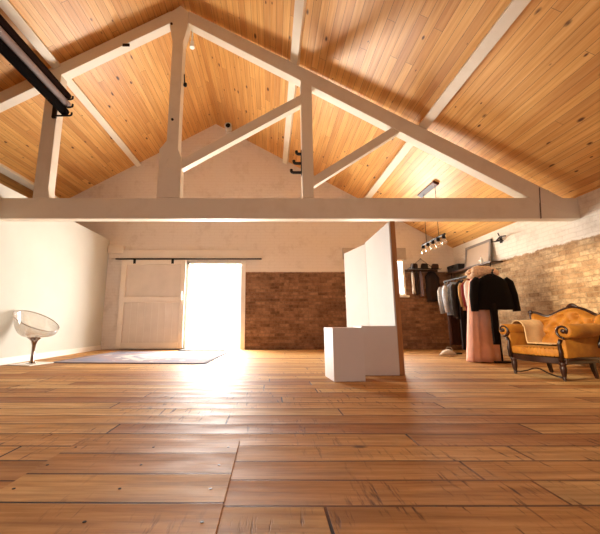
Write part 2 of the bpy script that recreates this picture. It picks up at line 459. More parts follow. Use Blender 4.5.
# ------------------------------------------------------------------ roof truss and purlins
T0, T1 = 4.40, 4.54
tr = thing('roof_truss', 'cream painted timber roof truss spanning the room with a tall king post', 'roof truss', (RX, T0+.07, 2.07))
bevel = [('BEVEL', dict(width=.007, segments=2))]
def tpart(mb, name, mat='timber', **kw): return part(mb, name, M[mat], tr, mods=bevel, **kw)
tpart(MB().box(XL, XR, T0, T1, 2.06, 2.37), 'tie_beam')
KX = -1.445
kp = [(-1.63, 2.37), (-1.29, 2.37), (-1.30, 2.98), (-1.355, 3.12), (-1.36, 4.95), (-1.30, 5.25), (-1.30, 5.50), (KX+.01, 5.62), (-1.59, 5.50), (-1.59, 5.25), (-1.53, 4.95), (-1.53, 3.26), (-1.63, 3.12)]
tpart(MB().prism(kp, T0-.012, T1+.012), 'king_post')
def rt(x): return 5.56-.575*abs(x-KX)+.055
tpart(MB().prism([(-1.30, rt(-1.30)), (XR, rt(XR)), (XR, 2.10), (3.84, 2.30), (-1.30, rt(-1.30)-.23)], T0-.005, T1+.005), 'rafter')
tpart(MB().prism([(-1.59, rt(-1.59)), (-7.15, rt(-7.15)), (-7.15, rt(-7.15)-.2), (-1.59, rt(-1.59)-.23)], T0, T1), 'rafter')
def strut(xa, za, xb, zb, h): return MB().prism([(xa, za-h/2), (xb, zb-h/2), (xb, zb+h/2), (xa, za+h/2)], T0+.01, T1-.01)
tpart(strut(-1.34, 2.88, .48, 3.96, .17), 'brace')
tpart(strut(.62, 2.62, 2.02, 3.54, .15), 'brace')
tpart(MB().box(.47, .635, T0-.004, T1+.004, 2.37, rt(.55)-.18), 'post')
tpart(MB().prism([(-3.41, 2.37), (-3.17, 2.37), (-3.20, 2.52), (-3.215, rt(-3.3)-.18), (-3.42, rt(-3.3)-.2)], T0-.004, T1+.004), 'post')
for sx in (3.84,):
    tpart(MB().prism([(sx-.004, 2.06), (sx+.008, 2.06), (sx+.05, 2.52), (sx+.038, 2.53)], T0-.014, T0+.02), 'strap', 'strapm')
def bolt(x, z): part(MB().lathe([(.019, 0), (.019, .014), (.012, .02)], (x, T0-.012, z), 10, Matrix.Rotation(PI/2, 3, 'X')), 'bolt', M['iron'], tr, smooth=False)
bolt(-1.46, 3.60); bolt(-1.56, 5.27)
part(MB().box(-2.31, -2.2, T0-.012, T0, 4.87, 4.915, M=None), 'slot_plate', M['iron'], tr)
part(MB().tube([(-1.49, T0-.012+.0, 2.98), (-1.52, T0-.016, 2.9), (-1.49, T0-.016, 2.84), (-1.40, T0-.016, 2.84)], .008, 6), 'peg', M['timber'], tr)

def purlin(x, lab, w=.14, d=.088, y0=YF):
    o = single(MB().box(-w/2, w/2, y0, YB-.001, -d, -.001), 'purlin', M['timber'], lab, 'purlin', mods=bevel)
    a = math.atan(SL)*(1 if x > RX else -1)
    c_ = o.location.copy(); o.rotation_euler = (0, a, 0)
    o.location = Vector((x, c_.y, roof(x)))+Matrix.Rotation(a, 3, 'Y') @ Vector((0, 0, -d))
purlin(2.33, 'cream purlin under the right roof slope, nearest the right wall', .13)
purlin(.41, 'cream purlin meeting the truss straight above the post with black hooks', .13)
purlin(-3.34, 'cream purlin over the stacked backdrop rolls on the left roof slope', .13)
purlin(-5.15, 'short visible cream purlin at far left, low above the white wall', .14, y0=3.51)

# small fittings on the truss
o = thing('spot_lamp', 'small white spot lamp hanging from the truss apex', 'spot lamp', (-1.27, 4.56, 5.18))
part(MB().tube([(-1.27, 4.56, 5.34), (-1.27, 4.56, 5.12)], .012), 'stem', M['lampwhite'], o)
part(MB().lathe([(.015, .09), (.028, .075), (.03, .02), (.042, -.03), (.038, -.035), (.02, -.02)], (-1.265, 4.56, 5.04), 16), 'lamp_head', M['lampwhite'], o, smooth=True)
o = thing('cable_hook', 'small dark hook with hanging cable loop on the king post', 'hook', (-1.34, 4.49, 4.2))
part(MB().tube([(-1.345, 4.49, 4.45), (-1.335, 4.47, 4.33), (-1.33, 4.47, 4.27)], .010), 'cable', M['black'], o)
part(MB().lathe([(.01, .05), (.028, .035), (.03, 0), (.014, -.02)], (-1.32, 4.47, 4.24), 12), 'hook_body', M['black'], o, smooth=True)
o = thing('spot_lamp', 'small spot lamp with dark lens clipped on the long truss brace', 'spot lamp', (-.62, 4.42, 3.32))
zb = 2.88+(-.62+1.34)*(3.96-2.88)/1.82+.085
part(MB().box(-.66, -.58, 4.42, 4.5, zb-.005, zb+.03, .005), 'clip', M['lampwhite'], o)
part(MB().lathe([(.03, -.06), (.045, -.05), (.05, .05), (.055, .06)], (-.62, 4.40, zb+.08), 16, Matrix.Rotation(PI/2, 3, 'X')), 'lamp_head', M['lampwhite'], o, smooth=True)
part(MB().lathe([(.035, 0), (.035, .01)], (-.62, 4.345, zb+.08), 14, Matrix.Rotation(PI/2, 3, 'X')), 'lens', M['black'], o)

# backdrop rolls on the left and their brackets
def hookset(root, arms, y, plate):
    part(MB().box(*plate, .003), 'plate', M['black'], root)
    for (xa, xb, z, r) in arms:
        s = 1 if xb > xa else -1
        part(MB().tube([(xa, y, z), (xb-.03*s, y, z), (xb-.008*s, y, z+.008), (xb, y, z+.02), (xb, y, z+.05)], r, 8), 'hook_arm', M['black'], root)
o = thing('backdrop_bracket', 'black three armed bracket on the left face of the right truss post', 'bracket', (.46, 4.46, 2.7))
hookset(o, [(.47, .315, 2.79, .022), (.47, .355, 2.935, .022), (.47, .395, 3.085, .022)], 4.465, (.458, .4695, 4.44, 4.49, 2.74, 3.14))
o = thing('backdrop_bracket', 'black three armed bracket holding the ends of the dark backdrop rolls', 'bracket', (-3.2, 4.37, 3.6))
hookset(o, [(-3.2, -2.95, 3.635, .013), (-3.2, -2.95, 3.775, .013), (-3.2, -2.96, 3.905, .013)], 4.345, (-3.26, -3.2, 4.36, 4.394, 3.62, 3.93))
o = thing('backdrop_bracket', 'black bracket near the camera carrying the rear of the backdrop rolls', 'bracket', (-3.2, 2.2, 3.6))
hookset(o, [(-3.2, -2.95, 3.635, .013), (-3.2, -2.95, 3.775, .013), (-3.2, -2.96, 3.905, .013)], 2.2, (-3.26, -3.2, 2.18, 2.22, 3.6, roof(-3.3)-.12))
for z, xx, r, mt, lab in ((3.635+.013+.06, -3.07, .06, 'black', 'black paper backdrop roll, lowest of the three rolls'),
                          (3.775+.013+.05, -3.05, .05, 'rollgrey', 'grey paper backdrop roll between two black rolls'),
                          (3.905+.013+.055, -3.06, .055, 'rollbrown', 'dark brown paper backdrop roll, topmost under the purlin')):
    if mt == 'rollgrey': mat = plain('grey_paper', '#8d7d78', .8, var=.06)
    elif mt == 'rollbrown': mat = plain('brown_paper', '#20130e', .95, var=.1, spec=.05)
    else: mat = plain('black_paper', '#0e0a09', .95, var=.1, spec=.05)
    o = thing('backdrop_roll', lab, 'backdrop roll', (xx, 3, z-r), group='paper backdrop rolls')
    part(MB().tube([(xx, 2.0, z), (xx, 4.375, z)], r, 20), 'paper', mat, o, smooth=False)
    part(MB().tube([(xx, 1.97, z), (xx, 4.385, z)], r*.5, 14), 'core', M['iron'], o)

# ------------------------------------------------------------------ sliding door
d = thing('sliding_door', 'large cream boarded sliding barn door pushed left of the opening', 'door', (-2.75, YB-.06, 0))
y0, y1 = YB-.1, YB-.058
sx0, sx1, sz0, sz1 = -3.5, -1.985, .03, 2.07
part(MB().box(sx0+.02, sx1-.02, y1-.002, YB-.03, sz0+.01, sz1-.01), 'door_panel', M['doorpanel'], d)
for a, b in ((sx0, sx0+.12), (sx1-.11, sx1)): part(MB().box(a, b, y0, y1, sz0, sz1, .004), 'stile', M['door'], d)
for a, b in ((sz0, sz0+.13), (1.07, 1.20), (sz1-.11, sz1)): part(MB().box(sx0+.12, sx1-.11, y0, y1, a, b, .004), 'rail', M['door'], d)
for k in range(1, 8):
    x = sx0+.12+k*(sx1-sx0-.23)/8
    part(MB().box(x-.002, x+.002, y1-.005, y1, sz0+.13, 1.07), 'groove', M['jamb'], d)
h = part(MB().box(sx1-.07, sx1-.045, y0-.05, y0-.03, 1.12, 1.32, .006).box(sx1-.07, sx1-.045, y0-.04, y0, 1.12, 1.145).box(sx1-.07, sx1-.045, y0-.04, y0, 1.295, 1.32), 'handle', M['lampwhite'], d)
for x in (-3.2, -2.3): part(MB().box(x-.03, x+.03, y0-.008, y0, 1.98, 2.1, .002), 'hanger', M['iron'], d)
o = thing('door_track', 'dark metal sliding door track along the painted board', 'door track', (-1.9, YB-.08, 2.08))
part(MB().box(-3.66, -.2, YB-.095, YB-.06, 2.085, 2.112), 'rail', M['black'], o)
for x in (-3.6, -2.75, -1.9, -1.05, -.3): part(MB().box(x-.02, x+.02, YB-.075, YB-.05, 2.11, 2.15), 'bracket', M['door'], o)

# rug
o = single(MB().box(-1.2, 1.2, -1.0, 1.0, 0, .012, .004), 'rug', M['rug'], 'faded blue and mauve patterned rug in front of the sliding door', 'rug')
o.location = (-2.10, 6.0, .001); o.rotation_euler = (0, 0, math.radians(-3))

single(MB().box(-1.98, -.98, 7.16, 7.47, .001, .02, .005), 'doormat', plain('dark_coir', '#4a423c', .95, var=.2, scale=30), 'dark narrow mat on the floor at the foot of the open doorway', 'mat')

# ------------------------------------------------------------------ clear tub chair
c = thing('tub_chair', 'clear acrylic tub chair on a metal pedestal by the white left wall', 'chair', (-3.51, 4.93, 0), math.radians(-14))
part(MB().box(-.2, .2, -.2, .2, .002, .016, .005), 'base', M['lampwhite'], c, local=True)
part(MB().lathe([(.075, .016), (.045, .022), (.024, .05), (.021, .2), (.026, .28), (.045, .34), (.085, .375), (.1, .385)], (0, 0, 0), 20), 'pedestal', M['chrome'], c, local=True, smooth=True)
# bowl: part of an egg cut by a tilted plane
def bowl(u, v, off=0):
    R = .285+off; th = u*2*PI
    # rim height along direction: low at +x (front), high at -x (back)
    rimz = .635-.155*math.cos(th)
    z0 = .385-off
    zt = z0+(rimz-z0)*v
    k = v**.5
    r = .10*(1-v)**2+R*math.sin(min(1, v**.62)*PI/2*.98)
    if v == 0: r = .06
    return Vector((r*math.cos(th)-.035*v*(1-math.cos(th))/2+.015, r*math.sin(th), zt))
part(MB().grid(lambda u, v: bowl(u, v), 48, 14), 'shell', M['acrylic'], c, local=True, smooth=True, mods=[('SOLIDIFY', dict(thickness=.008))])
part(MB().lathe([(.10, .384), (.10, .392), (.02, .394)], (0, 0, 0), 20), 'seat_plate', M['chrome'], c, local=True)
rim = [bowl(i/48, 1) for i in range(49)]
part(MB().tube(rim, .006, 6), 'rim', M['rim'], c, local=True, smooth=True)

# ------------------------------------------------------------------ plinths and folding screen
def plinth(lab, loc, rz, w, dd, h):
    o = single(MB().box(0, w, 0, dd, 0, h, .003), 'plinth', M['plinth'], lab, 'plinth')
    c0 = Vector((w/2, dd/2, 0)); c0.rotate(Matrix.Rotation(rz, 3, 'Z')); o.location = Vector(loc)+c0; o.rotation_euler = (0, 0, rz)
plinth('white box plinth nearest the camera, in front of the other plinth', (.665, 3.495, 0), math.radians(5), .335, .37, .55)
plinth('white box plinth set back, touching the foot of the folding screen', (1.085, 3.90, 0), math.radians(1), .42, .36, .565)

s = thing('folding_screen', 'tall white folding board screen with brown timber edge', 'screen', (1.55, 4.9, 0))
def leaf(x0, y0_, x1, y1_, z1=1.87):
    a = math.atan2(y1_-y0_, x1-x0); L = math.hypot(x1-x0, y1_-y0_)
    Mx = Matrix.Translation((x0, y0_, 0)) @ Matrix.Rotation(a, 4, 'Z')
    part(MB().box(0, L, 0, .018, .01, z1, M=Mx), 'panel_board', M['whiteboard'], s)
    for q0, q1 in ((0, .045), (L-.045, L)):
        part(MB().box(q0, q1, -.06, -.0005, 0, z1+.01, .002, M=Mx), 'stud', M['stud'], s)
    for q in (.02, z1-.05):
        part(MB().box(.045, L-.045, -.06, -.0005, q, q+.045, .002, M=Mx), 'cross_rail', M['stud'], s)
leaf(1.53, 3.96, 1.545, 5.05)
leaf(1.545, 5.07, 1.37, 5.78, 1.85)

# ------------------------------------------------------------------ gold armchair  (local: x along the width, y to the back)
ch = thing('armchair', 'antique gold velvet armchair with buttoned back and dark carved frame', 'armchair', (3.24, 3.835, 0), math.radians(-75))
V = M['velvet']; W = M['darkwood']
def cp(mb, name, mat, smooth=True, **kw): return part(mb, name, mat, ch, local=True, smooth=smooth, **kw)
def serp(x): return -.27-.025*math.cos(x/.3*PI)   # serpentine front edge
n = 16
front = [(-.31+.62*i/n, serp(-.31+.62*i/n)) for i in range(n+1)]
cp(MB().prism(front+[(.27, .30), (-.27, .30)], .17, .235, 'Z', .008), 'seat_frame', W, False)
front2 = [(-.29+.58*i/n, serp(-.29+.58*i/n)+.005) for i in range(n+1)]
cp(MB().prism(front2+[(.26, .29), (-.26, .29)], .236, .335, 'Z', .028), 'seat', V, True, mods=[('BEVEL', dict(width=.02, segments=3))])
# backrest: buttoned surface, wraps forward at the sides
def crest(u): return .70+.085*math.exp(-(u/.42)**2)+.035*math.exp(-((abs(u)-.95)/.2)**2)-.03*math.exp(-((abs(u)-.65)/.18)**2)
def backpt(u, v, off=0):
    z = .30+(crest(u)-.30)*v
    wid = .31+.10*v
    x = u*wid
    y = .30+.15*v-.13*abs(u)**2.2*(.6+.4*v)+off
    return Vector((x, y, z))
btn = []
for r_, vv in enumerate((.42, .62, .82)):
    us = (-.62, -.2, .2, .62) if r_ % 2 == 0 else (-.8, -.4, 0, .4, .8)
    btn += [(u, vv) for u in us]
def tuft(u, v):
    d = 0
    for bu, bv in btn:
        q = ((u-bu)*.36)**2+((v-bv)*.42)**2
        d += .10*math.exp(-(q/.0011)**.6)
        # folds running between the buttons
    e = min(1, (1-abs(u))*7)*min(1, (1-v)*9)
    return (-.11+min(d, .105))*e
def fb(a, b):
    u = a*2-1; return backpt(u, b, tuft(u, b))
cushion = cp(MB().grid(fb, 64, 40), 'back_cushion', V)
cp(MB().grid(lambda a, b: backpt(a*2-1, b, .035), 32, 12), 'back_shell', W, mods=[('SOLIDIFY', dict(thickness=.03))])
for bu, bv in btn:
    part(MB().ball(backpt(bu, bv, tuft(bu, bv)-.004), .012, u=10, v=6), 'button', V, cushion, local=True, smooth=True)
edge = [backpt(-1, .08+.92*i/10, .005) for i in range(11)]+[backpt(-1+2*i/40, 1, .005) for i in range(1, 40)]+[backpt(1, 1-.92*i/10, .005) for i in range(11)]
cp(MB().tube(edge, .021, 10), 'back_frame', W)
m = MB()
for u, r_, zz in ((0, .03, .025), (-.05, .024, .02), (.05, .024, .02), (-.09, .02, .012), (.09, .02, .012)):
    m.ball(backpt(u, 1)+Vector((0, -.008, zz)), r_, (1.3, .7, .9), 12, 8)
cp(m, 'carved_crest', W)
for u in (-.98, .98): cp(MB().ball(backpt(u, 1)+Vector((0, -.01, .005)), .028, (1, .8, 1), 12, 8), 'finial', W)
for sgn in (-1, 1):
    # rolled arm running front to back, dropping a little to the front
    ax = lambda y: sgn*(.325+.03*(-y))
    az = lambda y: .515+.06*max(0, (y-.02))
    ys = [-.265, -.25, -.1, .08, .22, .32]
    cp(MB().tube([(ax(y), y, az(y)) for y in ys], [.058, .072, .075, .073, .07, .05], 18), 'arm_roll', V)
    cp(MB().prism([(-.25, .235), (.28, .235), (.31, .5), (-.25, .5)], sgn*.265, sgn*.325, 'X', .012), 'arm_panel', V)
    # carved wooden front: upright, scroll and rosette
    sc = []
    for i in range(26):
        t_ = i/25
        a = -PI*.5-t_*PI*1.75 if sgn > 0 else -PI*.5+t_*PI*1.75
        rr = .074-.045*t_
        sc.append((ax(-.26)+rr*math.cos(a+0), -.272, .515+rr*math.sin(a)))
    st = [(sgn*.275, -.268, .2), (sgn*.282, -.272, .3), (sgn*.275, -.272, .38), (sgn*.295, -.272, .43)]
    cp(MB().tube(st, [.022, .018, .014, .016], 10), 'arm_post', W)
    cp(MB().tube(sc, [.013-.004*i/25 for i in range(26)], 8), 'arm_scroll', W)
    cp(MB().ball((ax(-.26), -.275, .515), .024, (1, .6, 1), 12, 8), 'rosette', W)
    cp(MB().tube([(sgn*.275, -.268, .22), (sgn*.327, -.1, .225), (sgn*.325, .15, .225), (sgn*.26, .29, .22)], .02, 8), 'side_rail', W)
    # legs
    leg = cp(MB().lathe([(.03, .2), (.034, .17), (.026, .155), (.031, .14), (.028, .1), (.019, .05), (.015, .03), (.02, .026), (.02, .018), (.008, .016)], (sgn*.262, -.24, 0), 14), 'leg', W)
    part(MB().tube([(sgn*.262-.008, -.24, .0125), (sgn*.262+.008, -.24, .0125)], .0125, 12), 'caster', M['steel'], leg, local=True, label='small metal caster under a front leg')
    cp(MB().tube([(sgn*.225, .25, .2), (sgn*.227, .265, .1), (sgn*.23, .295, .001)], [.032, .024, .019], 4), 'leg', W, False)
arch = [(-.262, -.24, .035), (-.19, -.243, .04), (-.11, -.246, .062), (-.04, -.248, .095), (.0, -.249, .10), (.04, -.248, .095), (.11, -.246, .062), (.19, -.243, .04), (.262, -.24, .035)]
cp(MB().tube(arch, .008, 8), 'shadow_arch', W)  # dark bar standing in for the shadow of the seat rail and legs
# throw over the far arm
def throw(a, b):
    y = -.06+.34*b+.02*math.sin(a*7)
    s_ = a*.86
    if s_ < .16: x, z = -.415, .36+s_
    elif s_ < .42:
        q = (s_-.16)/.26*PI; x, z = -.332-.086*math.cos(q), .52+.086*math.sin(q)+.012
    elif s_ < .60: q = (s_-.42)/.18; x, z = -.246+.02*q, .52-.17*q
    else: q = (s_-.60)/.26; x, z = -.226+.24*q, .352-.005*q
    z += .06*max(0, y-.02) if s_ < .6 else 0
    w_ = .004*math.sin(b*8+a*5)
    return Vector((x+w_, y+.05*a*(1 if s_ > .4 else .3), z+abs(w_)+.004))
R_ch = Matrix.Translation(ch.location) @ Matrix.Rotation(math.radians(-75), 4, 'Z')
m = MB().grid(lambda a, b: R_ch @ throw(a, b), 44, 24)
single(m, 'throw_blanket', plain('tan_wool', '#cfae80', .9, var=.12, scale=14, sheen=.3), 'soft tan throw blanket draped over the left arm of the armchair', 'blanket', smooth=True, mods=[('SOLIDIFY', dict(thickness=.008, offset=1))])

# ------------------------------------------------------------------ wall shelf and what stands on it
SZ = 1.76
o = thing('wall_shelf', 'long dark wooden shelf on iron brackets along the brick wall', 'shelf', (4.3, 6.8, SZ-.03))
part(MB().box(4.17, XR-.002, 6.0, 7.58, SZ-.028, SZ, .003), 'board', M['shelfwood'], o)
for y in (6.06, 6.72, 7.4):
    part(MB().tube([(4.2, y, SZ-.03), (4.2, y, SZ-.135), (4.21, y, SZ-.145), (4.39, y, SZ-.145)], .009, 8), 'bracket', M['black'], o)
f = thing('picture_frame', 'grey framed blank picture leaning on the wall shelf', 'picture frame', (4.32, 6.62, SZ))
lean = Matrix.Translation((4.30, 0, SZ)) @ Matrix.Rotation(math.radians(9), 4, 'Y')
fy0, fy1, fz = 6.22, 7.06, .50
frm = plain('grey_frame', '#877e78', .5, var=.08)
for a in ((fy0, fy0+.05, .02, fz), (fy1-.05, fy1, .02, fz)): part(MB().box(0, .03, a[0], a[1], a[2], a[3], .003, M=lean), 'frame_side', frm, f)
for a in ((fy0, fy1, 0.005, .05), (fy0, fy1, fz-.05, fz)): part(MB().box(-.001, .031, a[0], a[1], a[2], a[3], .003, M=lean), 'frame_side', frm, f)
part(MB().box(.012, .02, fy0+.04, fy1-.04, .04, fz-.04, M=lean), 'picture', plain('beige_canvas', '#b8a491', .8, var=.05, scale=2), f)
o = thing('storage_case', 'black case on the wall shelf beside the room corner', 'case', (4.3, 7.33, SZ))
part(MB().box(4.2, 4.39, 7.12, 7.55, SZ, SZ+.14, .02), 'body', plain('black_leather', '#1d1614', .6, var=.15), o)
part(MB().box(4.195, 4.395, 7.115, 7.555, SZ+.1, SZ+.155, .015), 'lid', plain('black_leather_lid', '#261d1a', .6, var=.15), o)
part(MB().tube([(4.19, 7.27, SZ+.1), (4.165, 7.29, SZ+.085), (4.165, 7.38, SZ+.085), (4.19, 7.4, SZ+.1)], .008), 'handle', M['black'], o)
o = thing('ornament', 'small white figurine at the front edge of the wall shelf', 'ornament', (4.2, 6.36, SZ))
part(MB().lathe([(.03, 0), (.033, .01), (.018, .03), (.03, .06), (.022, .085), (.012, .1), (.018, .115), (.012, .13)], (4.215, 6.32, SZ), 14), 'body', M['lampwhite'], o, smooth=True)
part(MB().tube([(4.215, 6.345, SZ+.06), (4.215, 6.40, SZ+.085), (4.215, 6.41, SZ+.05)], .008), 'arm', M['lampwhite'], o, smooth=True)
o = thing('wall_hook', 'dark iron wall fitting with crossed arms above the shelf end', 'wall fitting', (4.36, 6.1, 2.22))
part(MB().box(4.395, XR-.001, 5.95, 6.01, 2.1, 2.22, .004), 'plate', M['iron'], o)
part(MB().tube([(4.4, 5.98, 2.15), (4.32, 5.98, 2.15), (4.30, 5.85, 2.19), (4.30, 5.72, 2.17)], .014), 'arm', M['iron'], o)
part(MB().tube([(4.36, 6.18, 2.17), (4.34, 6.0, 2.14), (4.34, 5.84, 2.11)], .012), 'arm', M['iron'], o)
part(MB().tube([(4.38, 5.98, 2.24), (4.36, 5.98, 2.30)], .010), 'arm', M['iron'], o)

# pendant bar lamp
o = thing('pendant_light', 'black bar pendant with five clear bulbs hung from the sloping ceiling', 'pendant light', (3.04, 5.9, 2.1))
a = math.atan(SL)
cx, cz = 3.05, roof(3.05)
Mc = Matrix.Translation((cx, 0, cz)) @ Matrix.Rotation(a, 4, 'Y')
part(MB().box(-.05, .05, 5.62, 6.22, -.035, -.001, .004, M=Mc), 'canopy', plain('blue_grey_metal', '#7c8088', .75, .2, var=.05), o)
part(MB().box(-.055, .055, 5.56, 5.68, -.05, -.001, .006, M=Mc), 'canopy_cap', plain('dark_red_cap', '#4a1d17', .5), o)
BZ = 2.12
part(MB().tube([(3.03, 5.42, BZ), (3.03, 6.27, BZ)], .020, 12), 'bar', M['black'], o)
for y in (5.62, 6.08): part(MB().tube([(3.03, y, BZ), (3.045, y, cz-.03)], .005, 6), 'cable', M['black'], o)
for k in range(5):
    y = 5.46+k*.192
    so_ = part(MB().lathe([(.026, .0), (.03, -.01), (.03, -.055), (.018, -.06)], (3.03, y, BZ-.01), 12), 'socket', M['black'], o)
    part(MB().lathe([(.015, -.055), (.02, -.07), (.042, -.10), (.048, -.125), (.04, -.155), (.012, -.175)], (3.03, y, BZ-.01), 14), 'bulb', M['bulb'], so_, smooth=True)

# ------------------------------------------------------------------ peg rack with hats on the back wall
o = thing('peg_rack', 'dark wooden peg rail hung by a cord on the back wall', 'peg rack', (3.58, YB-.04, 1.8))
part(MB().box(3.2, 3.98, YB-.035, YB-.005, 1.79, 1.85, .004), 'board', M['shelfwood'], o)
part(MB().tube([(3.27, YB-.02, 1.85), (3.6, YB-.02, 2.11), (3.93, YB-.02, 1.85)], .006, 6), 'cord', M['iron'], o)
part(MB().lathe([(.012, 0), (.012, .03)], (3.6, YB, 2.11), 8, Matrix.Rotation(PI/2, 3, 'X')), 'nail', M['iron'], o)
for k in range(5):
    part(MB().tube([(3.27+k*.155, YB-.035, 1.815), (3.27+k*.155, YB-.085, 1.825)], .009, 8), 'peg', M['shelfwood'], o)
felt = [plain('dark_felt', '#2a1a14', .9, var=.2), plain('black_felt', '#1c1412', .9, var=.2), plain('brown_felt', '#3a2418', .9, var=.2)]
for k, (x, r, z, lab) in enumerate(((3.38, .145, 1.86, 'dark brown felt hat, leftmost on the peg rail'), (3.62, .12, 1.86, 'black felt hat in the middle of the peg rail'), (3.87, .14, 1.85, 'brown felt hat, rightmost on the peg rail'))):
    h_ = thing('hat', lab, 'hat', (x, YB-.14, z-.03), group='felt hats on the peg rail')
    Mh = Matrix.Rotation(math.radians(12), 3, 'X')
    crown = part(MB().lathe([(.02, .12), (.06, .118), (.075, .09), (.08, .02), (.08, 0), (.07, 0), (.05, .09)], (x, YB-.13, z), 20, Mh), 'crown', felt[k], h_, smooth=True)
    part(MB().lathe([(.07, 0), (.1, -.004), (r, .006), (r, .0), (.1, -.012), (.07, -.008)], (x, YB-.13, z), 24, Mh), 'brim', felt[k], h_, smooth=True)
    part(MB().lathe([(.081, .002), (.0825, .004), (.0815, .026), (.08, .028)], (x, YB-.13, z), 20, Mh), 'band', M['black'], crown)
def hang(name, lab, cat, x, w, z1, z0, mat, y=YB-.045, th=.035, k=3, grp=None):
    rings = []
    for i in range(12):
        t_ = i/11; z = z1+(z0-z1)*t_
        ww = w*(.35+.65*min(1, t_*5))*(1+.08*math.sin(t_*9+x*7)); tt = th*(.5+.5*min(1, t_*4))
        rings.append([(x+ww*math.cos(q)*(1+.10*math.sin(k*q+3*t_)), y+tt*math.sin(q)*(1+.25*math.sin(k*q*2+1)), z+.012*math.sin(q*3)) for q in [2*PI*j/24 for j in range(24)]])
    single(MB().rings(rings), name, mat, lab, cat, grp, smooth=True)
hang('scarf', 'white scarf hanging from the left of the peg rail', 'scarf', 3.37, .035, 1.80, 1.28, plain('white_knit', '#cfc6bc', .9, var=.1, scale=20))
hang('scarf', 'lilac scarf hanging below the middle of the peg rail', 'scarf', 3.56, .04, 1.80, 1.22, plain('lilac_knit', '#8f7f8a', .9, var=.1, scale=20))
hang('coat', 'dark coat hanging at the right end of the peg rail', 'coat', 3.82, .17, 1.79, 1.10, plain('dark_coat_cloth', '#2b1c16', .9, var=.2), th=.05)
hang('bag', 'dark cloth bag hanging between the two scarves', 'bag', 3.465, .055, 1.80, 1.26, plain('dark_bag_cloth', '#33211a', .9, var=.2), th=.04)

# ------------------------------------------------------------------ clothes rack
RXk, RY0, RY1, RKZ = 3.50, 5.0, 6.45, 1.42
o = thing('clothes_rack', 'black metal clothes rack crowded with garments along the brick wall', 'clothes rack', (RXk, 5.6, 0))
part(MB().tube([(RXk, RY0, RKZ), (RXk, RY1, RKZ)], .014, 10), 'rail', M['rackblack'], o)
for y in (RY0+.03, RY1-.03):
    part(MB().tube([(RXk, y, .03), (RXk, y, RKZ)], .013, 10), 'upright', M['black'], o)
    part(MB().tube([(RXk-.12, y, .02), (RXk+.2, y, .02)], .016, 10), 'foot', M['black'], o)

def cloth(name, hexc, **kw):
    kw.setdefault('var', .14); return plain(name, hexc, .9, scale=9, sheen=.15, spec=.15, **kw)
def garment(name, lab, cat, y, hw, length, mat, hb=None, th=.045, sleeve=0, folds=5, amp=.12, x=None, top=None, smat=None, sr=.05, spread=.03, grp='garments on the clothes rack', hook=True, flare_y=1.0, collar=None):
    x = RXk if x is None else x; zt = (RKZ-.055) if top is None else top; hb = hb or hw*.95
    g = thing(name, lab, cat, (x, y, zt-length), group=grp)
    NR, NA = 18, 40; rings = []; ph = random.random()*6
    for i in range(NR):
        t_ = i/(NR-1); z = zt-length*t_
        d_ = length*t_
        if d_ < .10: w = .05+(hw-.05)*math.sin(min(1, d_/.10)*PI/2)
        else: w = hw*.93+(hb-hw*.93)*((d_-.10)/(length-.10))
        tt = th*(.45+.55*min(1, d_/.12))*(1+(flare_y-1)*t_)
        r = []
        for j in range(NA):
            q = 2*PI*j/NA
            f_ = 1+amp*t_**.7*math.sin(folds*q*2+ph+2*t_)
            r.append((x+w*math.copysign(abs(math.cos(q))**.8, math.cos(q)), y+tt*math.copysign(abs(math.sin(q))**.8, math.sin(q))*f_+.01*math.sin(6*q+ph)*t_,
                      z-(.05*min(1, d_/.08)*abs(math.cos(q))**1.5 if d_ < .25 else .05*max(0, 1-(d_-.25)/.1)*abs(math.cos(q))**1.5)))
        rings.append(r)
    part(MB().rings(rings), 'body', mat, g, smooth=True)
    if sleeve:
        for sg in (-1, 1):
            sx = x+sg*(hw*.86)
            pts = [(sx, y, zt-.085), (sx+sg*(.03+spread*.3), y-.01, zt-.14), (sx+sg*(.04+spread*.7), y-.02, zt-.085-sleeve*.5), (sx+sg*(.03+spread), y-.035, zt-.085-sleeve)]
            part(MB().tube(pts, [sr*.9, sr*1.08, sr, sr*.85], 14), 'sleeve', smat or mat, g, smooth=True)
    if collar:
        part(MB().tube([(x-.07, y-.02, zt-.015), (x-.04, y-.055, zt-.05), (x, y-.06, zt-.09), (x+.04, y-.055, zt-.05), (x+.07, y-.02, zt-.015)], .02, 10), 'collar', collar, g, smooth=True)
    if hook:
        part(MB().tube([(x, y, zt-.02), (x, y, zt+.03), (x+.018, y, zt+.055), (x, y, RKZ+.02), (x-.016, y, zt+.058)], .004, 6), 'hanger_hook', M['steel'], g)
    return g
garment('jacket', 'grey and white sporty jacket, farthest left on the clothes rack', 'jacket', 6.33, .16, .58, cloth('grey_jersey', '#857f7a'), sleeve=.5, sr=.042, smat=cloth('pale_grey_jersey', '#a8a29b'), spread=.0)
garment('shirt', 'pale blue and white denim shirt second from the rack left end', 'shirt', 6.12, .18, .62, cloth('faded_denim', '#9db0cc', var=.35), sleeve=.48, sr=.045, smat=cloth('white_denim', '#c9d0da', var=.3), spread=.0)
garment('trousers', 'dark brown trousers hanging low behind the denim shirt', 'trousers', 6.23, .11, 1.17, cloth('brown_twill', '#3a2018'), folds=3)
garment('jacket', 'charcoal black zip jacket beside the denim shirt', 'jacket', 5.86, .165, .70, cloth('charcoal_cloth', '#2a2422'), sleeve=.58, sr=.045, spread=.0)
garment('coat', 'long black coat reaching near the floor beside the tan top', 'coat', 5.75, .15, 1.22, cloth('black_wool', '#1a1312'), hb=.16)
garment('shirt', 'mustard tan top next to the red one on the rack', 'shirt', 5.66, .15, .55, cloth('mustard_cotton', '#a8814f'), sleeve=.4, sr=.036, spread=.0)
